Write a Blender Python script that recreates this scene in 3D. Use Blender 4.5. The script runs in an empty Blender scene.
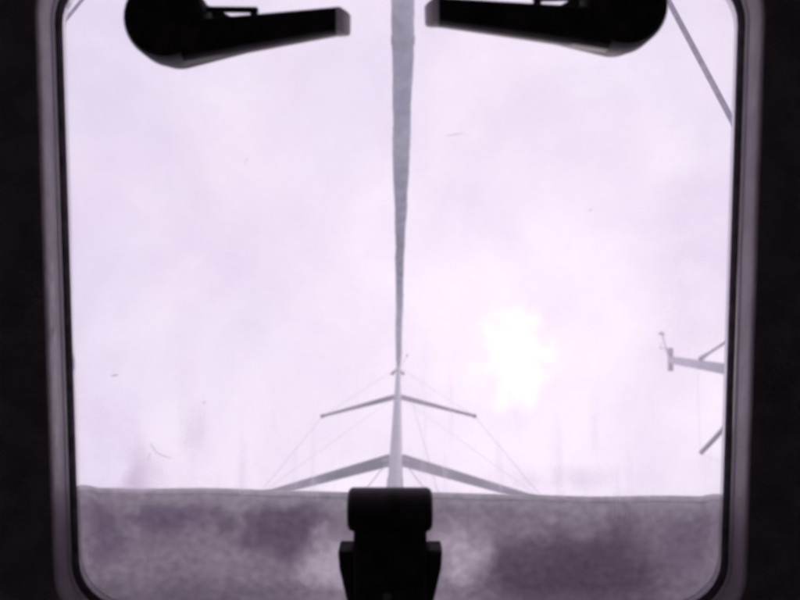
import bpy, bmesh, math, random
from mathutils import Vector, Matrix

random.seed(7)
scene = bpy.context.scene
C = scene.collection

# ------------------------------------------------------------------ camera
CAM = Vector((0.0, 0.0, 1.15))          # lying in the fore cabin, looking up
F = 700.0                               # focal length in pixels of an 800 px wide frame
TILT = math.atan(15.0 / F)              # the zenith lies 15 px below the middle
cam_data = bpy.data.cameras.new('camera')
cam_data.sensor_width = 36.0
cam_data.lens = F / 800.0 * 36.0
cam_data.clip_start = 0.02
cam_data.clip_end = 20000.0
cam_data.dof.use_dof = True
cam_data.dof.focus_distance = 0.95
cam_data.dof.aperture_fstop = 6.5
camera = bpy.data.objects.new('camera', cam_data)
C.objects.link(camera)
sa, ca = math.sin(TILT), math.cos(TILT)
CAM_M = Matrix(((-1, 0, 0, CAM.x), (0, ca, -sa, CAM.y), (0, -sa, -ca, CAM.z), (0, 0, 0, 1)))
camera.matrix_world = CAM_M
scene.camera = camera

# ------------------------------------------------------------------ sky and sun
SUN_DIR = Vector((-0.166, -0.062, 1.0)).normalized()     # behind thin cloud, near the zenith
world = bpy.data.worlds.new('World')
scene.world = world
world.use_nodes = True
nt = world.node_tree
N, L = nt.nodes, nt.links
N.clear()


def wn(t, **kw):
    n = N.new(t)
    for k, v in kw.items():
        setattr(n, k, v)
    return n


def wmath(op, a, b=None):
    n = wn('ShaderNodeMath', operation=op)
    for i, s in enumerate((a, b)):
        if s is None:
            continue
        if isinstance(s, (int, float)):
            n.inputs[i].default_value = s
        else:
            L.new(s, n.inputs[i])
    return n.outputs[0]


out = wn('ShaderNodeOutputWorld')
bg = wn('ShaderNodeBackground')
bg.inputs['Strength'].default_value = 0.1
sky = wn('ShaderNodeTexSky', sky_type='NISHITA')
sky.sun_disc = False
sky.sun_elevation = math.asin(SUN_DIR.z)
sky.sun_rotation = math.atan2(SUN_DIR.x, SUN_DIR.y)
sky.air_density = 1.0
sky.dust_density = 4.0
tc = wn('ShaderNodeTexCoord')
n1 = wn('ShaderNodeTexNoise')
n1.inputs['Scale'].default_value = 3.6
n1.inputs['Detail'].default_value = 5.0
n1.inputs['Roughness'].default_value = 0.55
n1.inputs['Distortion'].default_value = 0.4
L.new(tc.outputs['Generated'], n1.inputs['Vector'])
ramp = wn('ShaderNodeValToRGB')
ramp.color_ramp.elements[0].position = 0.36
ramp.color_ramp.elements[0].color = (0.815, 0.79, 0.915, 1)
ramp.color_ramp.elements[1].position = 0.64
ramp.color_ramp.elements[1].color = (0.985, 0.95, 1.025, 1)
L.new(n1.outputs['Fac'], ramp.inputs['Fac'])
sc = wn('ShaderNodeVectorMath', operation='SCALE')
L.new(ramp.outputs['Color'], sc.inputs[0])
sc.inputs['Scale'].default_value = 10.8
mix = wn('ShaderNodeMixRGB')
mix.inputs['Fac'].default_value = 0.93
L.new(sky.outputs['Color'], mix.inputs['Color1'])
L.new(sc.outputs[0], mix.inputs['Color2'])
# the veiled sun: a glow that thins with the angle and breaks up with the cloud
nz = wn('ShaderNodeTexNoise')
nz.inputs['Scale'].default_value = 26.0
nz.inputs['Detail'].default_value = 4.0
L.new(tc.outputs['Generated'], nz.inputs['Vector'])
jit = wn('ShaderNodeVectorMath', operation='MULTIPLY_ADD')
L.new(nz.outputs['Color'], jit.inputs[0])
jit.inputs[1].default_value = (0.09, 0.13, 0.0)
jit.inputs[2].default_value = (-0.045, -0.065, 0.0)
addv = wn('ShaderNodeVectorMath', operation='ADD')
L.new(tc.outputs['Generated'], addv.inputs[0])
L.new(jit.outputs[0], addv.inputs[1])
dist = wn('ShaderNodeVectorMath', operation='DISTANCE')
L.new(addv.outputs[0], dist.inputs[0])
dist.inputs[1].default_value = SUN_DIR
d = dist.outputs['Value']
dif = wn('ShaderNodeVectorMath', operation='SUBTRACT')
L.new(addv.outputs[0], dif.inputs[0])
dif.inputs[1].default_value = SUN_DIR
sq = wn('ShaderNodeVectorMath', operation='MULTIPLY')
L.new(dif.outputs[0], sq.inputs[0])
sq.inputs[1].default_value = (1.12, 0.62, 1.0)
ln_ = wn('ShaderNodeVectorMath', operation='LENGTH')
L.new(sq.outputs[0], ln_.inputs[0])
d1 = ln_.outputs['Value']
g1 = wmath('MULTIPLY', wmath('POWER', 2.718, wmath('MULTIPLY', wmath('POWER', d1, 4.0), -1.0 / 0.044 ** 4)), 4.2)
g2 = wmath('MULTIPLY', wmath('POWER', 2.718, wmath('MULTIPLY', wmath('MULTIPLY', d, d), -1.0 / 0.16 ** 2)), 0.25)
glow = wmath('ADD', g1, g2)
add = wn('ShaderNodeMixRGB', blend_type='ADD')
add.inputs['Fac'].default_value = 1.0
L.new(mix.outputs['Color'], add.inputs['Color1'])
L.new(glow, add.inputs['Color2'])
L.new(add.outputs['Color'], bg.inputs['Color'])
L.new(bg.outputs['Background'], out.inputs['Surface'])

sun_data = bpy.data.lights.new('sun', 'SUN')
sun_data.energy = 0.8
sun_data.angle = math.radians(14)
sun_data.color = (1.0, 0.96, 0.92)
sun = bpy.data.objects.new('sun', sun_data)
C.objects.link(sun)
sun.rotation_euler = (-SUN_DIR).to_track_quat('-Z', 'Y').to_euler()
sun.location = (0, 0, 30)

vs = scene.view_settings
vs.view_transform = 'Standard'
vs.look = 'None'
vs.gamma = 1.0
vs.exposure = 0.0
vs.use_curve_mapping = False
scene.render.engine = 'CYCLES'
scene.cycles.filter_width = 3.0
scene.cycles.transparent_max_bounces = 24


# ------------------------------------------------------------------ placing
def aloft(px, py, h):
    """point h metres above the camera's height on the line of sight of a photo pixel"""
    v = CAM_M.to_3x3() @ Vector(((px - 400) / F, (300 - py) / F, -1))
    return CAM + v * (h / v.z)


# hatch frame: x to the right, y to the bow, z down into the cabin; the roof rises aft
HT = math.atan2(0.03, 0.4586)
HATCH_LOCAL = Matrix.Translation((0, 0, -0.535)) @ Matrix.Rotation(HT, 4, 'X')
HATCH_M = CAM_M @ HATCH_LOCAL
HINV = HATCH_LOCAL.inverted()


def onpane(px, py, z=0.0):
    """hatch coordinates of a photo pixel at z metres below the pane"""
    o = HINV @ Vector((0, 0, 0))
    v = HINV.to_3x3() @ Vector(((px - 400) / F, (300 - py) / F, -1))
    p = o + v * ((z - o.z) / v.z)
    return p


# ------------------------------------------------------------------ materials
def material(name, color, rough=0.5, metal=0.0, var=0.08, scale=20.0, bump=0.0, bscale=60.0,
             trans=0.0, coords='Object', spec=0.5):
    m = bpy.data.materials.new(name)
    m.use_nodes = True
    t = m.node_tree
    b = t.nodes['Principled BSDF']
    b.inputs['Roughness'].default_value = rough
    b.inputs['Metallic'].default_value = metal
    b.inputs['Specular IOR Level'].default_value = spec
    co = t.nodes.new('ShaderNodeTexCoord')
    no = t.nodes.new('ShaderNodeTexNoise')
    no.inputs['Scale'].default_value = scale
    no.inputs['Detail'].default_value = 6
    t.links.new(co.outputs[coords], no.inputs['Vector'])
    rp = t.nodes.new('ShaderNodeValToRGB')
    rp.color_ramp.elements[0].position = 0.3
    rp.color_ramp.elements[1].position = 0.7
    rp.color_ramp.elements[0].color = tuple(max(0, c * (1 - var)) for c in color) + (1,)
    rp.color_ramp.elements[1].color = tuple(min(1, c * (1 + var)) for c in color) + (1,)
    t.links.new(no.outputs['Fac'], rp.inputs['Fac'])
    t.links.new(rp.outputs['Color'], b.inputs['Base Color'])
    if bump:
        n2 = t.nodes.new('ShaderNodeTexNoise')
        n2.inputs['Scale'].default_value = bscale
        n2.inputs['Detail'].default_value = 4
        t.links.new(co.outputs[coords], n2.inputs['Vector'])
        bp = t.nodes.new('ShaderNodeBump')
        bp.inputs['Strength'].default_value = bump
        bp.inputs['Distance'].default_value = 0.01
        t.links.new(n2.outputs['Fac'], bp.inputs['Height'])
        t.links.new(bp.outputs['Normal'], b.inputs['Normal'])
    if trans:
        tr = t.nodes.new('ShaderNodeBsdfTranslucent')
        t.links.new(rp.outputs['Color'], tr.inputs['Color'])
        mx = t.nodes.new('ShaderNodeMixShader')
        mx.inputs['Fac'].default_value = trans
        t.links.new(b.outputs['BSDF'], mx.inputs[1])
        t.links.new(tr.outputs['BSDF'], mx.inputs[2])
        t.links.new(mx.outputs['Shader'], t.nodes['Material Output'].inputs['Surface'])
    return m


M = {}
M['black_plastic'] = material('black_plastic', (0.09, 0.078, 0.088), 0.55, var=0.3, scale=60, bump=0.15, bscale=500, spec=0.25)
M['grey_plastic'] = material('grey_plastic', (0.42, 0.40, 0.43), 0.5, var=0.2, scale=80, bump=0.1, bscale=400)
M['pale_plastic'] = material('pale_plastic', (0.90, 0.87, 0.90), 0.5, var=0.08, scale=80, trans=0.6)
M['rubber'] = material('rubber', (0.20, 0.17, 0.20), 0.8, var=0.3, scale=80, spec=0.2)
M['trim'] = material('trim', (0.72, 0.66, 0.71), 0.5, var=0.22, scale=18, bump=0.12, bscale=120)
M['bead'] = material('bead', (0.80, 0.77, 0.80), 0.4, var=0.12, scale=30)
M['aluminium'] = material('aluminium', (0.42, 0.43, 0.46), 0.42, 0.6, var=0.1, scale=9, bump=0.05, bscale=40)
M['mast_paint'] = material('mast_paint', (0.54, 0.57, 0.63), 0.7, 0.0, var=0.1, scale=5, bump=0.05, bscale=30)
M['steel'] = material('steel', (0.36, 0.36, 0.40), 0.4, 0.5, var=0.1)
M['sailcloth'] = material('sailcloth', (0.44, 0.52, 0.59), 0.75, var=0.30, scale=6.0, bump=0.5, bscale=14, trans=0.35)
M['rope'] = material('rope', (0.28, 0.31, 0.42), 0.85, var=0.35, scale=60, bump=0.6, bscale=300)
M['gelcoat'] = material('gelcoat', (0.72, 0.72, 0.70), 0.35, var=0.04, scale=2)
M['headliner'] = material('headliner', (0.42, 0.38, 0.41), 0.95, var=0.2, scale=40, bump=0.3, bscale=300, spec=0.1)
M['upholstery'] = material('upholstery', (0.70, 0.63, 0.66), 0.95, var=0.2, scale=40, bump=0.4, bscale=250, spec=0.1)
M['deck'] = material('deck', (0.60, 0.59, 0.56), 0.7, var=0.06, scale=4, bump=0.3, bscale=300)
M['water'] = material('water', (0.03, 0.06, 0.07), 0.12, var=0.2, scale=0.2, bump=0.6, bscale=1.2)
M['hull_blue'] = material('hull_blue', (0.62, 0.63, 0.66), 0.3, var=0.04, scale=2)


def pane_material():
    m = bpy.data.materials.new('acrylic')
    m.use_nodes = True
    t = m.node_tree
    t.nodes.clear()
    o = t.nodes.new('ShaderNodeOutputMaterial')
    tr = t.nodes.new('ShaderNodeBsdfTransparent')
    tr.inputs['Color'].default_value = (0.985, 0.953, 0.988, 1)
    gl = t.nodes.new('ShaderNodeBsdfGlossy')
    gl.inputs['Roughness'].default_value = 0.05
    fr = t.nodes.new('ShaderNodeFresnel')
    fr.inputs['IOR'].default_value = 1.3
    m1 = t.nodes.new('ShaderNodeMixShader')
    t.links.new(fr.outputs[0], m1.inputs[0])
    t.links.new(tr.outputs[0], m1.inputs[1])
    t.links.new(gl.outputs[0], m1.inputs[2])
    # salt, dust and run marks that let light through diffusely
    co = t.nodes.new('ShaderNodeTexCoord')
    na = t.nodes.new('ShaderNodeTexNoise')
    na.inputs['Scale'].default_value = 7
    na.inputs['Detail'].default_value = 8
    na.inputs['Roughness'].default_value = 0.62
    t.links.new(co.outputs['Object'], na.inputs['Vector'])
    mp = t.nodes.new('ShaderNodeMapping')
    mp.inputs['Scale'].default_value = (70, 9, 1)
    t.links.new(co.outputs['Object'], mp.inputs['Vector'])
    nb = t.nodes.new('ShaderNodeTexNoise')
    nb.inputs['Scale'].default_value = 1.0
    nb.inputs['Detail'].default_value = 5
    t.links.new(mp.outputs[0], nb.inputs['Vector'])
    sx = t.nodes.new('ShaderNodeSeparateXYZ')
    t.links.new(co.outputs['Object'], sx.inputs[0])

    def mrange(sock, a, b, c, d_):
        n = t.nodes.new('ShaderNodeMapRange')
        n.inputs['From Min'].default_value = a
        n.inputs['From Max'].default_value = b
        n.inputs['To Min'].default_value = c
        n.inputs['To Max'].default_value = d_
        t.links.new(sock, n.inputs['Value'])
        return n.outputs['Result']

    def mul(a, b, op='MULTIPLY'):
        n = t.nodes.new('ShaderNodeMath')
        n.operation = op
        for i, s in enumerate((a, b)):
            if isinstance(s, float):
                n.inputs[i].default_value = s
            else:
                t.links.new(s, n.inputs[i])
        return n.outputs[0]
    film = mrange(na.outputs['Fac'], 0.35, 0.75, 0.06, 0.30)
    nj = t.nodes.new('ShaderNodeTexNoise')
    nj.inputs['Scale'].default_value = 26
    nj.inputs['Detail'].default_value = 6
    t.links.new(co.outputs['Object'], nj.inputs['Vector'])
    for (px, py, rx, ry, amt) in ((160, 465, 0.060, 0.040, 0.20), (195, 450, 0.014, 0.065, 0.20), (140, 440, 0.010, 0.06, 0.16), (110, 420, 0.035, 0.09, 0.16), (130, 480, 0.03, 0.02, 0.3), (560, 478, 0.08, 0.012, 0.25), (690, 250, 0.03, 0.12, 0.15)):
        c = onpane(px, py, -0.005)
        vv = t.nodes.new('ShaderNodeMapping')
        vv.vector_type = 'TEXTURE'
        vv.inputs['Location'].default_value = (c.x, c.y, -0.005)
        vv.inputs['Scale'].default_value = (rx, ry, 1)
        t.links.new(co.outputs['Object'], vv.inputs['Vector'])
        le = t.nodes.new('ShaderNodeVectorMath')
        le.operation = 'LENGTH'
        t.links.new(vv.outputs[0], le.inputs[0])
        blob = mrange(le.outputs['Value'], 0.2, 1.1, amt, 0.0)
        film = mul(film, mul(blob, mrange(nj.outputs['Fac'], 0.42, 0.62, 0.0, 1.0)), 'ADD')
    runs = mul(mrange(nb.outputs['Fac'], 0.56, 0.72, 0.0, 0.22), mrange(sx.outputs['Y'], -0.02, -0.14, 0.0, 1.0))
    dirt = mul(film, runs, 'ADD')
    tl = t.nodes.new('ShaderNodeBsdfTranslucent')
    tl.inputs['Color'].default_value = (0.79, 0.70, 0.81, 1)
    m2 = t.nodes.new('ShaderNodeMixShader')
    t.links.new(dirt, m2.inputs[0])
    t.links.new(m1.outputs[0], m2.inputs[1])
    t.links.new(tl.outputs[0], m2.inputs[2])
    t.links.new(m2.outputs[0], o.inputs['Surface'])
    return m


def canvas_material(name, blotched=True):
    m = bpy.data.materials.new(name)
    m.use_nodes = True
    t = m.node_tree
    t.nodes.clear()
    o = t.nodes.new('ShaderNodeOutputMaterial')
    co = t.nodes.new('ShaderNodeTexCoord')
    mp = t.nodes.new('ShaderNodeMapping')
    mp.inputs['Scale'].default_value = (1.0, 1.5, 1)
    mp.inputs['Location'].default_value = (0.31, 0.12, 0.0)
    t.links.new(co.outputs['Object'], mp.inputs['Vector'])
    a = t.nodes.new('ShaderNodeTexNoise')
    a.inputs['Scale'].default_value = 13
    a.inputs['Detail'].default_value = 9
    a.inputs['Roughness'].default_value = 0.6
    a.inputs['Distortion'].default_value = 0.15
    t.links.new(mp.outputs[0], a.inputs['Vector'])
    r = t.nodes.new('ShaderNodeValToRGB')
    e = r.color_ramp.elements
    e[0].position, e[0].color = 0.30, (0.53, 0.495, 0.535, 1)
    e[1].position, e[1].color = 0.70, (0.655, 0.63, 0.655, 1)
    if not blotched:
        e[0].color, e[1].color = (0.64, 0.635, 0.645, 1), (0.69, 0.685, 0.69, 1)
    t.links.new(a.outputs['Fac'], r.inputs['Fac'])
    col = r.outputs['Color']
    if blotched:
        wj = t.nodes.new('ShaderNodeTexNoise')
        wj.inputs['Scale'].default_value = 30
        wj.inputs['Detail'].default_value = 6
        t.links.new(co.outputs['Object'], wj.inputs['Vector'])
        ws = t.nodes.new('ShaderNodeVectorMath')
        ws.operation = 'MULTIPLY_ADD'
        ws.inputs[1].default_value = (0.05, 0.05, 0.0)
        ws.inputs[2].default_value = (-0.025, -0.025, 0.0)
        t.links.new(wj.outputs['Color'], ws.inputs[0])
        wa = t.nodes.new('ShaderNodeVectorMath')
        t.links.new(co.outputs['Object'], wa.inputs[0])
        t.links.new(ws.outputs[0], wa.inputs[1])
        # darker blotches, a paler upper edge; hinge reflections painted as two pale spots
        for (px, py, rx, ry, amt, tint) in ((283, 530, 0.042, 0.026, 0.7, (0.40, 0.345, 0.415, 1)), (165, 517, 0.030, 0.016, 0.6, (0.42, 0.36, 0.45, 1)),
                                            (215, 515, 0.012, 0.02, 0.5, (0.42, 0.37, 0.43, 1)), (105, 530, 0.014, 0.035, 0.5, (0.42, 0.38, 0.46, 1)),
                                            (330, 565, 0.032, 0.026, 0.85, (0.86, 0.83, 0.85, 1)), (462, 560, 0.028, 0.032, 0.85, (0.86, 0.83, 0.85, 1)),
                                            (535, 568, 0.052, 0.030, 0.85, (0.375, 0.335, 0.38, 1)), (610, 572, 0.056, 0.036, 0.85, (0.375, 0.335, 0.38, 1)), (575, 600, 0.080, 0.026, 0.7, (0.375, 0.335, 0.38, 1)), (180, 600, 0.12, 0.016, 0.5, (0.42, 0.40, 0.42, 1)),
                                            (690, 540, 0.02, 0.05, 0.35, (0.44, 0.38, 0.46, 1)), (300, 496, 0.35, 0.010, 0.6, (0.665, 0.66, 0.665, 1)), (600, 503, 0.35, 0.010, 0.6, (0.665, 0.66, 0.665, 1))):
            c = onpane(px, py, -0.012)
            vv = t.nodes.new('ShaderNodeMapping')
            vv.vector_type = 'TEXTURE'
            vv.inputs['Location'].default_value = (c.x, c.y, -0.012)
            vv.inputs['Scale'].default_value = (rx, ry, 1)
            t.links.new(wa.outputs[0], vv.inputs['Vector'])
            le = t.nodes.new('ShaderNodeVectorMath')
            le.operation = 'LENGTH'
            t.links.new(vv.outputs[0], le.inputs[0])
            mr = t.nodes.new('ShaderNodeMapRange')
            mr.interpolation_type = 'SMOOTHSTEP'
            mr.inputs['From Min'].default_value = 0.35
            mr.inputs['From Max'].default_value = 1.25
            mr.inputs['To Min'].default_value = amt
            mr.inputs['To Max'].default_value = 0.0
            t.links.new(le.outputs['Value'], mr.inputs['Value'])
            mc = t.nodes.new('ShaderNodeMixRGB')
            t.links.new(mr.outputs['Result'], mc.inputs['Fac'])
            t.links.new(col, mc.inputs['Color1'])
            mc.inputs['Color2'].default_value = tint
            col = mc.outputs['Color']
    # fine mildew grain
    g = t.nodes.new('ShaderNodeTexNoise')
    g.inputs['Scale'].default_value = 1
    gm_ = t.nodes.new('ShaderNodeMapping')
    gm_.inputs['Scale'].default_value = (150, 170, 1)
    gm_.inputs['Rotation'].default_value = (0, 0, 0.12)
    g.inputs['Detail'].default_value = 3
    t.links.new(co.outputs['Object'], gm_.inputs['Vector'])
    t.links.new(gm_.outputs[0], g.inputs['Vector'])
    mg = t.nodes.new('ShaderNodeMapRange')
    mg.inputs['From Min'].default_value = 0.3
    mg.inputs['From Max'].default_value = 0.7
    mg.inputs['To Min'].default_value = 0.88
    mg.inputs['To Max'].default_value = 1.10
    t.links.new(g.outputs['Fac'], mg.inputs['Value'])
    mm = t.nodes.new('ShaderNodeVectorMath')
    mm.operation = 'SCALE'
    t.links.new(col, mm.inputs[0])
    t.links.new(mg.outputs['Result'], mm.inputs['Scale'])
    tl = t.nodes.new('ShaderNodeBsdfTranslucent')
    df = t.nodes.new('ShaderNodeBsdfDiffuse')
    t.links.new(mm.outputs[0], tl.inputs['Color'])
    t.links.new(mm.outputs[0], df.inputs['Color'])
    mx = t.nodes.new('ShaderNodeMixShader')
    mx.inputs[0].default_value = 0.72
    t.links.new(df.outputs[0], mx.inputs[1])
    t.links.new(tl.outputs[0], mx.inputs[2])
    t.links.new(mx.outputs[0], o.inputs['Surface'])
    return m


M['acrylic'] = pane_material()
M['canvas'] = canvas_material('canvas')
M['hem'] = canvas_material('hem', False)


# ------------------------------------------------------------------ mesh helpers
class MB:
    def __init__(self):
        self.v, self.f = [], []

    def add(self, vs_, fs):
        b = len(self.v)
        self.v += [tuple(p) for p in vs_]
        self.f += [tuple(b + i for i in q) for q in fs]

    def loft(self, rings, closed=True, cap0=False, cap1=False):
        n = len(rings[0])
        vs_ = [p for r in rings for p in r]
        fs = []
        for k in range(len(rings) - 1):
            for i in range(n if closed else n - 1):
                j = (i + 1) % n
                fs.append((k * n + i, k * n + j, (k + 1) * n + j, (k + 1) * n + i))
        if cap0:
            fs.append(tuple(reversed(range(n))))
        if cap1:
            fs.append(tuple((len(rings) - 1) * n + i for i in range(n)))
        self.add(vs_, fs)
        return self

    def tube(self, pts, radii, seg=10, caps=True, squash=None):
        pts = [Vector(p) for p in pts]
        if not isinstance(radii, (list, tuple)):
            radii = [radii] * len(pts)
        rings = []
        for i, p in enumerate(pts):
            tdir = (pts[min(i + 1, len(pts) - 1)] - pts[max(i - 1, 0)]).normalized()
            up = Vector((0, 1, 0)) if abs(tdir.y) < 0.9 else Vector((1, 0, 0))
            a = tdir.cross(up).normalized()
            b = tdir.cross(a).normalized()
            sx_, sy_ = squash or (1, 1)
            rings.append([p + a * (math.cos(2 * math.pi * k / seg) * radii[i] * sx_)
                          + b * (math.sin(2 * math.pi * k / seg) * radii[i] * sy_) for k in range(seg)])
        return self.loft(rings, True, caps, caps)

    def prism(self, outline, z0, z1, axis='z'):
        return self.loft([[(x, y, z0) for x, y in outline], [(x, y, z1) for x, y in outline]], True, True, True)

    def box(self, x0, x1, y0, y1, z0, z1):
        return self.prism([(x0, y0), (x1, y0), (x1, y1), (x0, y1)], z0, z1)

    def build(self, name, mat, parent=None, bevel=0.0, smooth=True, segs=2):
        me = bpy.data.meshes.new(name)
        me.from_pydata(self.v, [], self.f)
        bm = bmesh.new()
        bm.from_mesh(me)
        bmesh.ops.recalc_face_normals(bm, faces=bm.faces)
        bm.to_mesh(me)
        bm.free()
        me.materials.append(M[mat])
        if smooth:
            for p in me.polygons:
                p.use_smooth = True
            try:
                me.set_sharp_from_angle(angle=math.radians(40))
            except Exception:
                pass
        o = bpy.data.objects.new(name, me)
        C.objects.link(o)
        if parent:
            o.parent = parent
        if bevel:
            b = o.modifiers.new('bevel', 'BEVEL')
            b.width = bevel
            b.segments = segs
            b.limit_method = 'ANGLE'
            b.angle_limit = math.radians(35)
        return o


def empty(name, matrix=None, loc=None):
    o = bpy.data.objects.new(name, None)
    o.empty_display_size = 0.1
    if matrix is not None:
        o.matrix_world = matrix
    if loc is not None:
        o.location = loc
    C.objects.link(o)
    return o


def tag(o, label=None, cat=None, group=None, kind=None):
    if label:
        o['label'] = label
    if cat:
        o['category'] = cat
    if group:
        o['group'] = group
    if kind:
        o['kind'] = kind
    return o


def rrect(hx, hy, r, z, n=9, cx=0, cy=0):
    pts = []
    for (sx_, sy_, a0) in ((1, 1, 0), (-1, 1, 90), (-1, -1, 180), (1, -1, 270)):
        for k in range(n):
            a = math.radians(a0 + 90.0 * k / (n - 1))
            pts.append((cx + sx_ * (hx - r) + r * math.cos(a), cy + sy_ * (hy - r) + r * math.sin(a), z))
    return pts


def convex(pts):
    pts = sorted(set((round(x, 6), round(y, 6)) for x, y in pts))

    def half(ps):
        h = []
        for p in ps:
            while len(h) >= 2 and ((h[-1][0] - h[-2][0]) * (p[1] - h[-2][1]) - (h[-1][1] - h[-2][1]) * (p[0] - h[-2][0])) <= 0:
                h.pop()
            h.append(p)
        return h
    a, b = half(pts), half(pts[::-1])
    return a[:-1] + b[:-1]


def circle(c, r, n=40):
    return [(c[0] + r * math.cos(2 * math.pi * k / n), c[1] + r * math.sin(2 * math.pi * k / n)) for k in range(n)]


# ------------------------------------------------------------------ water
me = MB()
S = 6000.0
me.add([(-S, -S, 0), (S, -S, 0), (S, S, 0), (-S, S, 0)], [(0, 1, 2, 3)])
tag(me.build('water', 'water', smooth=False), kind='structure')


# ------------------------------------------------------------------ hulls
def hull_rings(cx, y_stern, y_bow, beam, free, draft=0.55):
    rings, sheer = [], []
    n = 18
    for i in range(n + 1):
        s = i / n
        y = y_stern + (y_bow - y_stern) * s
        w = beam / 2 * (1 - max(0, (s - 0.42) / 0.58) ** 2.3) * (0.74 + 0.26 * min(1, s / 0.4))
        w = max(w, 0.02)
        top = free + 0.22 * s * s
        dr = draft * (1 - 0.75 * abs(2 * s - 0.9) ** 2.5)
        dr = max(dr, 0.05)
        rg = []
        for k in range(13):
            a = math.pi * k / 12
            u = math.cos(a)
            z = -dr + (top + dr) * (1 - math.sin(a)) ** 1.25 if 0 < k < 12 else top
            rg.append((cx + w * (abs(u) ** 0.6) * (1 if u >= 0 else -1), y, z))
        rings.append(rg)
        sheer.append((w, y, top))
    return rings, sheer


own_rings, own_sheer = hull_rings(0, -6.6, 4.65, 3.7, 1.20)
h = MB().loft(own_rings, closed=False)
b0 = len(h.v)
h.add(own_rings[0], [tuple(range(13))])
tag(h.build('hull', 'gelcoat'), kind='structure')

# roof plane over the fore cabin (through the hatch, rising aft)
UPN = -(HATCH_M.to_3x3() @ Vector((0, 0, 1)))           # outward normal of the roof
HC = HATCH_M.translation


def roof_z(x, y, off=0.0):
    p = HC + UPN * off
    return p.z - (UPN.x * (x - p.x) + UPN.y * (y - p.y)) / UPN.z


RX, RY0, RY1 = 1.02, -1.75, 1.25       # footprint of the coachroof over the cabin
d_ = MB()
port, star = [], []
for w, y, z in own_sheer:
    ix = min(RX + 0.02, w * 0.8) if RY0 - 1.6 < y < RY1 else 0.0
    d_.add([(-w, y, z), (-ix, y, z + 0.005), (ix, y, z + 0.005), (w, y, z)], [])
nb_ = len(own_sheer)
for i in range(nb_ - 1):
    w0, y0, z0 = own_sheer[i]
    w1, y1, z1 = own_sheer[i + 1]
    a = i * 4
    d_.f += [(a, a + 1, a + 5, a + 4), (a + 2, a + 3, a + 7, a + 6)]
tag(d_.build('deck', 'deck'), kind='structure')

# coachroof: side walls and a roof skin with the hatch opening
ROOF_OFF = 0.004
HOX, HOY = 0.2515, 0.241               # half size of the clear pane
opening = rrect(HOX + 0.016, HOY + 0.016, 0.05, -ROOF_OFF)
opening_w = [HATCH_M @ Vector(p) for p in opening]


def plate_with_hole(mb, hole, x0, x1, y0, y1, zfun):
    """fills between a rounded hole (world points) and a rectangle"""
    cx = sum(p.x for p in hole) / len(hole)
    cy = sum(p.y for p in hole) / len(hole)
    outer = []
    for p in hole:
        dx, dy = p.x - cx, p.y - cy
        k = 1e9
        if dx > 1e-9: k = min(k, (x1 - cx) / dx)
        if dx < -1e-9: k = min(k, (x0 - cx) / dx)
        if dy > 1e-9: k = min(k, (y1 - cy) / dy)
        if dy < -1e-9: k = min(k, (y0 - cy) / dy)
        outer.append(Vector((cx + dx * k, cy + dy * k, 0)))
    for q in ((x0, y0), (x0, y1), (x1, y0), (x1, y1)):
        j = min(range(len(outer)), key=lambda i: (outer[i].x - q[0]) ** 2 + (outer[i].y - q[1]) ** 2)
        outer[j] = Vector((q[0], q[1], 0))
    outer = [Vector((p.x, p.y, zfun(p.x, p.y))) for p in outer]
    n = len(hole)
    mb.add(list(hole) + outer, [(i, (i + 1) % n, n + (i + 1) % n, n + i) for i in range(n)])


r_ = MB()
plate_with_hole(r_, opening_w, -RX, RX, RY0, RY1, lambda x, y: roof_z(x, y, ROOF_OFF))
for (xa, ya, xb, yb) in ((-RX, RY0, RX, RY0), (RX, RY0, RX, RY1), (RX, RY1, -RX, RY1), (-RX, RY1, -RX, RY0)):
    r_.add([(xa, ya, roof_z(xa, ya, ROOF_OFF)), (xb, yb, roof_z(xb, yb, ROOF_OFF)), (xb * 1.05, yb * 1.03, 1.24), (xa * 1.05, ya * 1.03, 1.24)], [(0, 1, 2, 3)])
tag(r_.build('coachroof', 'deck', smooth=False), kind='structure')
q_ = MB()
zt = roof_z(0, RY0, ROOF_OFF) - 0.02
q_.box(-1.12, 1.12, -4.3, RY0 - 0.04, 1.15, zt)
tag(q_.build('saloon_roof', 'deck', bevel=0.06), kind='structure')

# ------------------------------------------------------------------ cabin lining
REVEAL = 0.028
lin_hole = [HATCH_M @ Vector(p) for p in rrect(HOX + 0.0062, HOY + 0.0062, 0.044, REVEAL)]
c_ = MB()
plate_with_hole(c_, lin_hole, -0.98, 0.98, -1.7, 1.2, lambda x, y: roof_z(x, y, -REVEAL))
tag(c_.build('ceiling', 'headliner', smooth=False), kind='structure')
FZ = 0.35
walls = {'wall_port': ((-0.98, -1.7), (-0.98, 1.2)), 'wall_starboard': ((0.98, -1.7), (0.98, 1.2)),
         'bulkhead_forward': ((-0.98, 1.2), (0.98, 1.2)), 'bulkhead_aft': ((-0.98, -1.7), (0.98, -1.7))}
for nm, (a, b) in walls.items():
    w_ = MB()
    w_.add([(a[0], a[1], FZ), (b[0], b[1], FZ), (b[0], b[1], roof_z(b[0], b[1], -REVEAL)), (a[0], a[1], roof_z(a[0], a[1], -REVEAL))], [(0, 1, 2, 3)])
    tag(w_.build(nm, 'upholstery', smooth=False), kind='structure')
f_ = MB()
f_.add([(-0.98, -1.7, FZ), (0.98, -1.7, FZ), (0.98, 1.2, FZ), (-0.98, 1.2, FZ)], [(0, 1, 2, 3)])
tag(f_.build('floor', 'upholstery', smooth=False), kind='structure')

# ------------------------------------------------------------------ the hatch
hatch = empty('deck_hatch', matrix=HATCH_M)
tag(hatch, 'rounded square deck hatch with clear pane, grey frame and two black levers', 'hatch')
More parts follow.
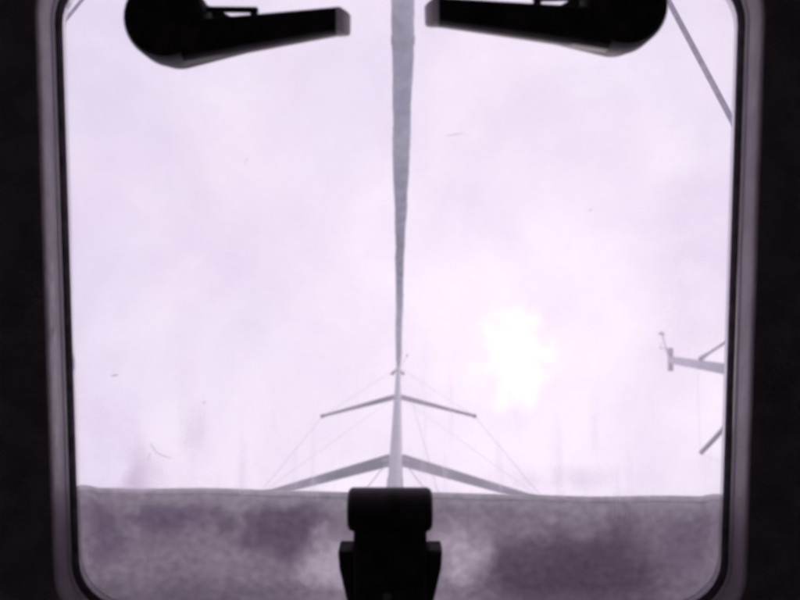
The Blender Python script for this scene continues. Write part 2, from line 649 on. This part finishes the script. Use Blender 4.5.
# inner trim: the wall of the opening, seen from below
t_ = MB()
prof = [(0.0062, REVEAL), (0.0050, REVEAL - 0.001), (0.0044, REVEAL - 0.004), (0.0036, 0.018), (0.0038, 0.010), (0.0052, 0.0085), (0.012, 0.0085), (0.012, -0.002), (0.0155, -0.002), (0.0155, REVEAL)]
t_.loft([rrect(HOX + o, HOY + o, 0.036 + o, z) for o, z in prof])
trim = t_.build('inner_frame', 'trim', hatch)
bd = MB()
prof = [(0.0036, 0.0100), (0.0030, 0.0092), (0.0027, 0.0075), (0.0030, 0.0058), (0.0036, 0.0052), (0.0055, 0.0065), (0.0055, 0.0085)]
bd.loft([rrect(HOX + o, HOY + o, 0.036 + o, z) for o, z in prof + prof[:1]])
bd.build('bead', 'bead', hatch)
gk = MB()
prof = [(0.0034, 0.0050), (0.0012, 0.0044), (-0.0008, 0.0014), (-0.0004, 0.0004), (0.0034, 0.0004)]
gk.loft([rrect(HOX + o, HOY + o, 0.036 + o, z) for o, z in prof + prof[:1]])
gk.build('gasket', 'rubber', hatch)
of = MB()
prof = [(0.0038, -0.001), (0.0038, -0.013), (0.012, -0.016), (0.030, -0.014), (0.036, -0.006), (0.036, -0.0045), (0.0160, -0.0045), (0.0160, -0.001)]
of.loft([rrect(HOX + o, HOY + o, 0.036 + o, z) for o, z in prof + prof[:1]])
of.build('outer_frame', 'aluminium', hatch)
pn = MB()
pn.loft([rrect(HOX + 0.003, HOY + 0.003, 0.039, 0.0), rrect(HOX + 0.003, HOY + 0.003, 0.039, -0.010)], True, True, True)
pane = pn.build('pane', 'acrylic', hatch, smooth=False)
# specks of grit and small fibres stuck to the pane
gm = MB()
for (px, py, ang, ln, wd) in ((455, 135, 8, 18, 1.2), (116, 375, 10, 7, 2.6), (155, 448, -55, 12, 1.6), (165, 455, -20, 16, 1.4),
                              (150, 456, 80, 8, 1.4), (247, 160, 60, 9, 1.0), (660, 345, 80, 5, 1.5), (205, 402, 20, 4, 2), (590, 210, 40, 4, 1.6)):
    p = onpane(px, py, -0.0125)
    k = 0.54 / F
    a = math.radians(ang)
    dx, dy = math.cos(a) * ln * k / 2, math.sin(a) * ln * k / 2
    gm.tube([(p.x - dx, p.y - dy, -0.0106), (p.x + 0.2 * dx, p.y + dy * 0.4, -0.0112), (p.x + dx, p.y + dy, -0.0106)], [wd * k * 0.18, wd * k * 0.24, wd * k * 0.12], 6)
M['grit'] = material('grit', (0.95, 0.87, 0.94), 0.9, var=0.3, scale=300, trans=0.5)
tag(gm.build('grit', 'grit', pane), kind='stuff')


def lever(base_px, end_px, side, label):
    c = onpane(*base_px, 0.002)
    c2 = (c.x, c.y)
    e = onpane(*end_px, 0.036)
    ax = Vector((e.x - c.x, e.y - c.y))
    ln = ax.length
    u = ax / ln
    v = Vector((-u.y, u.x)) * side        # towards the bow
    P = lambda s, t: (c.x + u.x * s + v.x * t, c.y + u.y * s + v.y * t)
    body = MB()
    # foot on the pane: a drop-shaped plate and a round boss
    ho = empty_part('handle', hatch)
    ft = MB()
    ft.prism(convex(circle(c2, 0.0262) + circle(P(0.066, -0.0055), 0.004)), 0.0, 0.013)
    ft.build('foot', 'black_plastic', ho, bevel=0.004, segs=3)
    rg = MB()
    rg.loft([[(x, y, z) for x, y in circle(c2, r)] for r, z in ((0.0255, 0.0125), (0.0275, 0.0145), (0.0275, 0.0175), (0.0255, 0.0185))], True, True, True)
    rg.build('collar', 'grey_plastic', ho)
    hub = MB()
    hub.loft([[(x, y, z) for x, y in circle(c2, r)] for r, z in ((0.0265, 0.018), (0.0290, 0.020), (0.0290, 0.037), (0.0270, 0.041), (0.018, 0.0425))], True, True, True)
    hub.build('hub', 'black_plastic', ho)
    # the arm, tapering to its tip
    arm = MB()
    w0, w1 = 0.0142, 0.0088
    n = 14
    rings = []
    for i in range(n + 1):
        s = 0.012 + (ln - 0.0237) * i / n
        w = w0 + (w1 - w0) * (i / n) ** 0.85
        mid = -0.0150 * (1 - i / n)
        za, zb = 0.0235 + 0.004 * i / n, 0.0405 + 0.0005 * i / n
        sec = []
        for (tt, zz) in ((-1, .18), (-.92, 0), (.92, 0), (1, .18), (1, .78), (.8, 1), (-.8, 1), (-1, .78)):
            q = P(s, mid + tt * w)
            sec.append((q[0], q[1], za + (zb - za) * zz))
        rings.append(sec)
    arm.loft(rings, True, True, True)
    arm.build('arm', 'black_plastic', ho, bevel=0.0008)
    cap = MB()
    rings = []
    for s, sc_ in ((0, 1.02), (0.006, 1.0), (0.0095, 0.93), (0.0108, 0.75)):
        sec = []
        for (tt, zz) in ((-1, .18), (-.92, 0), (.92, 0), (1, .18), (1, .78), (.8, 1), (-.8, 1), (-1, .78)):
            q = P(ln - 0.0120 + s * (0.85 - 0.60 * zz), tt * w1 * sc_)
            sec.append((q[0], q[1], 0.034 + (0.0275 + 0.0135 * zz - 0.034) * sc_))
        rings.append(sec)
    cap.loft(rings, True, True, True)
    cap.build('end_cap', 'pale_plastic', ho)
    # catch: a flat loop on the bow side of the arm
    lk = MB()
    s0, s1, t0, t1 = 0.020, 0.063, 0.0020, 0.0105
    for (a0, a1, b0, b1, z0, z1) in ((s0, s1, t1 - 0.0034, t1, 0.027, 0.032), (s1 - 0.0055, s1, t0 - 0.003, t1 - 0.0034, 0.027, 0.032)):
        lk.loft([[(*P(a0, b0), z), (*P(a1, b0), z), (*P(a1, b1), z), (*P(a0, b1), z)] for z in (z0, z1)], True, True, True)
    lk.build('catch', 'black_plastic', ho, bevel=0.001)
    ho['label'] = label
    return ho


def empty_part(name, parent):
    o = bpy.data.objects.new(name, None)
    o.empty_display_size = 0.02
    C.objects.link(o)
    o.parent = parent
    return o


lever((181, 34), (354, 21), 1, 'black lever handle at the upper left of the pane')
lever((611, 22), (421, 12), -1, 'black lever handle at the upper right of the pane')

# hinge at the aft edge
hg = empty_part('hinge', hatch)
hg['label'] = 'black hinge block at the bottom middle of the pane'
p0 = onpane(390, 511, 0.030)
br = MB()
rad = 0.0158
sec = []
for x, rr in ((-0.0312, 0.78), (-0.0298, 0.94), (-0.0275, 1.0), (0.0275, 1.0), (0.0298, 0.94), (0.0312, 0.78)):
    sec.append([(p0.x + x, p0.y + rad * rr * math.cos(2 * math.pi * k / 28), 0.026 + rad * rr * math.sin(2 * math.pi * k / 28)) for k in range(28)])
br.loft(sec, True, True, True)
br.build('barrel', 'black_plastic', hg)
bo = MB()
ylow = -(HOY + 0.010)
bo.box(p0.x - 0.0272, p0.x + 0.0272, ylow + 0.016, p0.y - 0.004, 0.001, 0.030)
bo.box(p0.x - 0.0272, p0.x + 0.0272, ylow - 0.001, ylow + 0.0155, 0.0088, 0.030)
bo.build('body', 'black_plastic', hg, bevel=0.003)
for s in (-1, 1):
    er = MB()
    ya, yb = onpane(390, 549, 0.018).y, ylow + 0.018
    er.prism([(p0.x + s * 0.0275, ya), (p0.x + s * 0.0395, ya), (p0.x + s * 0.0385, ya - 0.014), (p0.x + s * 0.0315, yb), (p0.x + s * 0.0275, yb)], 0.001, 0.022)
    er.build('ear', 'black_plastic', hg, bevel=0.0022)
ps = onpane(387, 597, 0.031)
swm = MB()
swm.loft([[(x, y, z) for x, y in circle((ps.x, ps.y), r, 18)] for r, z in ((0.0034, 0.029), (0.0034, 0.0312), (0.0022, 0.0322))], True, True, True)
swm.build('screw', 'grey_plastic', hg)

# ------------------------------------------------------------------ canvas laid over the aft part of the pane
cover = empty('canvas_cover', matrix=HATCH_M)
tag(cover, 'mottled grey canvas strip lying across the lower part of hatch pane', 'canvas cover')
eL, eR = onpane(70, 487, -0.015), onpane(730, 497.5, -0.015)


def edge_y(x):
    k = (x - eL.x) / (eR.x - eL.x)
    return eL.y + (eR.y - eL.y) * k + 0.0005 * math.sin(x * 31 + 0.4) + 0.0002 * math.sin(x * 73)


def sheet(x0, x1, ytop, ybot, zbase, thick, nx=90, ny=26, amp=0.0022):
    top, bot = [], []
    for j in range(ny + 1):
        for i in range(nx + 1):
            x = x0 + (x1 - x0) * i / nx
            yt, yb = ytop(x), ybot(x)
            y = yt + (yb - yt) * j / ny
            lift = amp * (0.5 + 0.5 * math.sin(17 * x + 9 * math.sin(21 * y) + 3)) * (0.5 + 0.5 * math.sin(37 * y + 5 * math.sin(13 * x)))
            ox = max(0, abs(x) - HOX + 0.012, -y - HOY + 0.012)
            lift += 0.007 * min(1, ox / 0.012)
            z = zbase - lift
            bot.append((x, y, z))
            top.append((x, y, z - thick))
    mb = MB()
    n = nx + 1
    fb = [(j * n + i, j * n + i + 1, (j + 1) * n + i + 1, (j + 1) * n + i) for j in range(ny) for i in range(nx)]
    mb.add(bot, fb)
    mb.add(top, [tuple(reversed(q)) for q in fb])
    m_ = len(bot)
    rim = [i for i in range(nx + 1)] + [j * n + nx for j in range(1, ny + 1)] + [ny * n + i for i in range(nx - 1, -1, -1)] + [j * n for j in range(ny - 1, 0, -1)]
    for a, b in zip(rim, rim[1:] + rim[:1]):
        mb.f.append((a, b, m_ + b, m_ + a))
    return mb


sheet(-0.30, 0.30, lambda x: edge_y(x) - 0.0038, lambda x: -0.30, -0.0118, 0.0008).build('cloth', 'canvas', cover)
sheet(-0.30, 0.30, lambda x: edge_y(x) + 0.001, lambda x: edge_y(x) - 0.0042, -0.0112, 0.0004, ny=4).build('hem', 'hem', cover)
# ------------------------------------------------------------------ own mast
HM = 16.0                                   # masthead above the camera
mh = aloft(398.5, 368, HM)
MX, MY = mh.x, mh.y
MBASE = roof_z(MX, MY, ROOF_OFF) - 0.01
MTOP = mh.z
mast = empty('mast', loc=(MX, MY, MBASE))
tag(mast, 'tall pale grey mast with two pairs of swept spreaders above hatch', 'mast')
zl = lambda h_: CAM.z + h_ - MBASE           # local height of a point h above the camera
hl = 0.0
ms = MB()
rings = []
for z, k in ((0, 1), (zl(6), 1), (zl(11), 0.95), (zl(13.5), 0.95), (zl(HM), 0.90)):
    rings.append([(0.062 * k * math.cos(a) * (1 - 0.12 * math.cos(a) ** 2), 0.098 * k * math.sin(a), z) for a in (2 * math.pi * i / 24 for i in range(24))])
ms.loft(rings, True, True, True)
ms.build('mast_tube', 'mast_paint', mast)
for s in (-1, 1):
    tr_ = MB().box(s * 0.052 - 0.004, s * 0.052 + 0.004, 0.05, 0.056, 1.0, zl(5.0))
    tr_.build('conduit', 'steel', mast)


def loc(px, py, h_):
    p = aloft(px, py, h_)
    return Vector((p.x - MX, p.y - MY, p.z - MBASE))


H_LO = H_UP = None
# heights at which the roots lie on the mast line (root pixel rows 459 and 396)
def height_at(row):
    d0 = aloft(398.5, row, 1.0)
    return (MY) / (d0.y)


H_LO, H_UP = height_at(460), height_at(397)
tips = {}
for nm, hh, tl_, tr2, ch in (('low', H_LO, (254, 500), (548, 505), 0.052), ('up', H_UP, (322, 417), (475, 417), 0.040)):
    for s, tp in ((1, tl_), (-1, tr2)):
        root = Vector((s * 0.045, 0.0, zl(hh)))
        tip = loc(tp[0], tp[1], hh)
        tip.z += 0.10
        dvec = tip - root
        flat = Vector((dvec.x, dvec.y, 0)).normalized()
        side = Vector((-flat.y, flat.x, 0))
        sp = MB()
        rings = []
        for i in range(9):
            f = i / 8
            c = root + dvec * f
            cw = ch * (1.0 - 0.48 * f)
            tk = 0.016 * (1 - 0.3 * f)
            rings.append([c + side * (cw * math.cos(a)) + Vector((0, 0, 1)) * (tk * math.sin(a)) for a in (2 * math.pi * k / 16 for k in range(16))])
        sp.loft(rings, True, True, True)
        so = sp.build('spreader', 'mast_paint', mast)
        rt = MB().tube([root - flat * 0.01, root + flat * 0.07], [ch * 1.18, ch * 1.12], 16, True, (1.0, 0.5))
        rt.build('root_bracket', 'aluminium', so)
        tpm = MB().tube([tip - flat * 0.02, tip + flat * 0.02, tip + flat * 0.035], [0.030, 0.030, 0.018], 12)
        tpm.build('tip_boot', 'grey_plastic', so)
        tips[(nm, s)] = tip
for s in (1, -1):
    cp = Vector((s * 1.62, -0.55, 1.40 - MBASE))
    top = Vector((s * 0.04, 0, zl(HM - 0.15)))
    for path, r in (([top, tips[('up', s)], tips[('low', s)], cp], 0.0028),
                    ([Vector((s * 0.055, 0, zl(H_UP - 0.1))), tips[('low', s)]], 0.0016),
                    ([Vector((s * 0.055, 0.02, zl(H_LO - 0.1))), Vector((s * 1.5, -0.75, 1.40 - MBASE))], 0.0035)):
        MB().tube(path, r, 6).build('shroud', 'steel', mast)
MB().tube([Vector((-0.19, 0.02, zl(H_UP - 0.02))), Vector((-0.30, 0.0, zl(H_LO * 0.75)))], 0.002, 6).build('flag_halyard', 'rope', mast)
MB().tube([Vector((0, -0.1, zl(HM - 0.05))), Vector((0, -6.4 - MY, 1.5 - MBASE))], 0.006, 6).build('backstay', 'steel', mast)
# masthead: crane, light, aerial, wind vane
ct = MB().prism([(-0.035, -0.22), (0.035, -0.22), (0.05, 0.06), (0.03, 0.20), (-0.03, 0.20), (-0.05, 0.06)], zl(HM), zl(HM) + 0.035)
crane = ct.build('masthead_crane', 'aluminium', mast, bevel=0.004)
MB().tube([(0.03, -0.15, zl(HM) + 0.03), (0.03, -0.15, zl(HM) + 0.95)], [0.008, 0.004], 6).build('aerial', 'steel', crane)
an = MB().tube([(-0.03, 0.02, zl(HM) + 0.03), (-0.16, 0.20, zl(HM) + 0.12), (-0.20, 0.28, zl(HM) + 0.16)], 0.005, 6)
an.tube([(-0.20, 0.28, zl(HM) + 0.08), (-0.20, 0.28, zl(HM) + 0.24)], 0.022, 8)
an.build('wind_sensor', 'grey_plastic', crane)
wv = MB().tube([(0.02, 0.0, zl(HM) + 0.03), (0.02, 0.0, zl(HM) + 0.28)], 0.007, 6)
wv.add([(0.02, 0.18, zl(HM) + 0.28), (0.035, -0.02, zl(HM) + 0.28), (0.20, -0.16, zl(HM) + 0.28), (0.13, -0.20, zl(HM) + 0.28), (0.02, -0.05, zl(HM) + 0.285), (-0.09, -0.20, zl(HM) + 0.28), (-0.16, -0.16, zl(HM) + 0.28), (0.005, -0.02, zl(HM) + 0.28)], [(0, 1, 4, 7), (1, 2, 3, 4), (4, 5, 6, 7)])
wv.build('wind_vane', 'grey_plastic', crane)

# ------------------------------------------------------------------ furled headsail on the forestay
TOPP = Vector((MX, MY + 0.16, MTOP - 0.05))
BOW = Vector((-0.06, 4.45, 1.62))
sail_root = empty('furled_headsail', loc=tuple(BOW))
tag(sail_root, 'blue grey furled headsail rolled on its forestay, running from top centre', 'furled sail')


def stay(hh):
    z = CAM.z + hh
    k = (TOPP.z - z) / (TOPP.z - BOW.z)
    return TOPP + (BOW - TOPP) * k


def stay_h(row):
    """height at which the stay crosses a photo row"""
    lo, hi = 1.0, 15.9
    r = aloft(400, row, 1.0).y
    for _ in range(60):
        m_ = (lo + hi) / 2
        p = stay(m_)
        if p.y / m_ > r:
            lo = m_
        else:
            hi = m_
    return lo


wid = [(-300, 27), (-60, 26.5), (0, 25.5), (30, 23.5), (60, 22.5), (100, 20), (140, 18.5), (175, 17), (205, 13), (235, 10.5), (270, 8.6), (310, 7.4), (340, 6.6), (362, 5.8)]
prof_h = []
for row, wpx in wid:
    hh = stay_h(row)
    p = stay(hh)
    prof_h.append((hh, wpx * hh / F / 2 * 0.98))
prof_h.sort()


def sail_r(hh):
    if hh <= prof_h[0][0]:
        k = max(0.0, (hh - 1.4) / (prof_h[0][0] - 1.4))
        return 0.055 + (prof_h[0][1] - 0.055) * min(1, k * 1.6)
    for (a, ra), (b, rb) in zip(prof_h, prof_h[1:]):
        if hh <= b:
            k = (hh - a) / (b - a)
            return ra + (rb - ra) * k
    return prof_h[-1][1]


hs = [1.4 + (prof_h[-1][0] - 1.4) * i / 260 for i in range(261)]
sm = MB()
rings = []
axis = (TOPP - BOW).normalized()
ea = axis.cross(Vector((0, 1, 0))).normalized()
eb = axis.cross(ea).normalized()
for hh in hs:
    p = stay(hh) - BOW
    r0 = sail_r(hh)
    ring = []
    tw = hh * 2.1
    p = p + ea * ((0.003 * math.sin(hh * 1.7) + 0.002 * math.sin(hh * 5.1)) * min(1, r0 / 0.09))
    for k in range(22):
        a = 2 * math.pi * k / 22
        saw = ((a - tw) / (2 * math.pi)) % 1.0
        r = r0 * (0.90 + 0.13 * saw + 0.02 * math.sin(3 * a + hh * 7) + 0.015 * math.sin(hh * 23 + a))
        ring.append(p + ea * (r * math.cos(a)) + eb * (r * math.sin(a)))
    rings.append(ring)
sm.loft(rings, True, True, True)
sail = sm.build('rolled_cloth', 'sailcloth', sail_root)
MB().tube([Vector((0, 0, 0)), TOPP - BOW], 0.017, 10).build('forestay_foil', 'aluminium', sail_root)
hs_top = stay(prof_h[-1][0] + 0.02) - BOW
MB().tube([hs_top, hs_top + axis * 0.28], [0.05, 0.05], 12).build('swivel', 'steel', sail_root)
dr = MB()
dr.tube([axis * 0.12, axis * 0.16, axis * 0.17, axis * 0.29, axis * 0.30, axis * 0.34], [0.11, 0.11, 0.06, 0.06, 0.11, 0.11], 20)
dr.build('furler_drum', 'black_plastic', sail_root)
# turns of sheet round the roll
hc = stay_h(40)
w_ = MB()
pts = []
for i in range(37):
    a = 2 * math.pi * i / 12
    hh = hc - 0.05 + 0.10 * i / 36
    pts.append(stay(hh) - BOW + ea * (math.cos(a) * (sail_r(hh) * 1.05)) + eb * (math.sin(a) * (sail_r(hh) * 1.05)))
w_.tube(pts, 0.004, 6)
M['white_line'] = material('white_line', (0.50, 0.51, 0.54), 0.8)
w_.build('sail_tie', 'white_line', sail_root)

# ------------------------------------------------------------------ headsail sheets
def sheet_line(a_px, b_px, rad_, lab, side, end_h):
    """a line through two sighted points, from the roll's clew to the side deck"""
    qa, qb = aloft(*a_px, 1.0), aloft(*b_px, 1.0)
    A, B = Vector((-qa.x, qa.y)), Vector((-qb.x, qb.y))
    # clew: where the sighting plane meets the stay
    lo, hi = 0.8, 12.0

    def off(hh):
        p = stay(hh)
        return (-p.x / hh - A.x) * (B.y - A.y) - (p.y / hh - A.y) * (B.x - A.x)
    f0 = off(lo)
    for _ in range(60):
        m_ = (lo + hi) / 2
        if off(m_) * f0 > 0:
            lo = m_
        else:
            hi = m_
    clew = stay(lo)
    # deck end on the same sighting plane
    s = (1.32 / end_h - abs(A.x)) / (abs(B.x) - abs(A.x))
    E = A + (B - A) * s
    end = CAM + Vector((-E.x * end_h, E.y * end_h, end_h))
    pts = []
    for i in range(25):
        f = i / 24
        p = clew.lerp(end, f)
        pts.append(p)
    o = MB().tube(pts, rad_, 8).build('headsail_sheet', 'rope')
    tag(o, lab, 'rope', 'headsail sheets leading aft')
    return clew


sheet_line((668, 0), (733, 122), 0.0066, 'grey blue rope crossing the upper right corner of the pane', -1, 0.30)
sheet_line((82, 0), (64, 22), 0.0040, 'thin grey rope cutting the upper left corner of the pane', 1, 0.30)

# ------------------------------------------------------------------ the yacht in the next berth
nh = 15.2
nm_ = aloft(671, 360, nh)
NX, NY = nm_.x, nm_.y
yacht = empty('moored_yacht', loc=(NX, NY, 0))
tag(yacht, 'neighbouring yacht whose pale masthead shows at the right edge of pane', 'yacht')
rg, sh_ = hull_rings(0, -5.6, 4.9, 3.3, 1.15)
hb = MB().loft(rg, closed=False)
hb.add(rg[0], [tuple(range(13))])
hb.build('hull', 'hull_blue', yacht)
dk = MB()
for w, y, z in sh_:
    dk.add([(-w, y, z), (w, y, z)], [])
dk.f += [(2 * i, 2 * i + 1, 2 * i + 3, 2 * i + 2) for i in range(len(sh_) - 1)]
dk.build('deck', 'deck', yacht)
MB().prism([(-0.95, -3.0), (0.95, -3.0), (0.85, 1.0), (0.4, 2.2), (-0.4, 2.2), (-0.85, 1.0)], 1.1, 1.62).build('coachroof', 'deck', yacht, bevel=0.08)
mt = MB()
rings = []
ztop = CAM.z + nh
for z, k in ((1.6, 1), (10, 1), (ztop - 2.5, 0.95), (ztop, 0.78)):
    rings.append([(0.085 * k * math.cos(a), 0.105 * k * math.sin(a), z) for a in (2 * math.pi * i / 20 for i in range(20))])
mt.loft(rings, True, True, True)
nmast = mt.build('mast', 'mast_paint', yacht)
cr = MB().box(-0.05, 0.05, -0.24, 0.26, ztop, ztop + 0.06)
cr.tube([(0.0, 0.20, ztop + 0.05), (0.05, 0.24, ztop + 0.5)], 0.012, 6)
cr.build('masthead_crane', 'steel', nmast)
av = MB().tube([(0.02, 0.0, ztop + 0.05), (0.10, 0.50, ztop + 0.20), (0.12, 0.62, ztop + 0.20)], 0.012, 6)
av.tube([(0.12, 0.56, ztop + 0.1), (0.12, 0.56, ztop + 0.34)], 0.028, 8)
av.build('wind_sensor', 'grey_plastic', nmast)
# fractional forestay with a thin furled jib
ft_h = NX * -1 / ((699 - 399) / F)
jt = Vector((0, 0.12, CAM.z + ft_h))
jb = Vector((0, 4.7, 1.5))
jp = [jt.lerp(jb, i / 30) for i in range(31)]
MB().tube(jp, [0.05] + [0.026] * 2 + [0.032 + 0.03 * min(1, i / 14) for i in range(27)] + [0.03], 10).build('furled_jib', 'sailcloth', yacht)
# spreaders, strongly swept
for hh in (nh * 0.72, nh * 0.40):
    for s in (-1, 1):
        root = Vector((s * 0.07, 0, CAM.z + hh))
        tip = Vector((s * 1.20, -0.98, CAM.z + hh + 0.12))
        if hh > 9 and s == 1:
            q = aloft(703, 455, hh)
            tip = Vector((q.x - NX, q.y - NY, CAM.z + hh + 0.1))
            tip_n = tip.copy()
        MB().tube([root, root.lerp(tip, 0.5), tip], [0.045, 0.042, 0.034], 10, True).build('spreader', 'mast_paint', yacht)
        MB().tube([Vector((s * 0.06, 0, CAM.z + min(ft_h, hh * 1.38))), tip, Vector((s * 1.45, -0.9, 1.2))], 0.002, 6).build('shroud', 'steel', yacht)
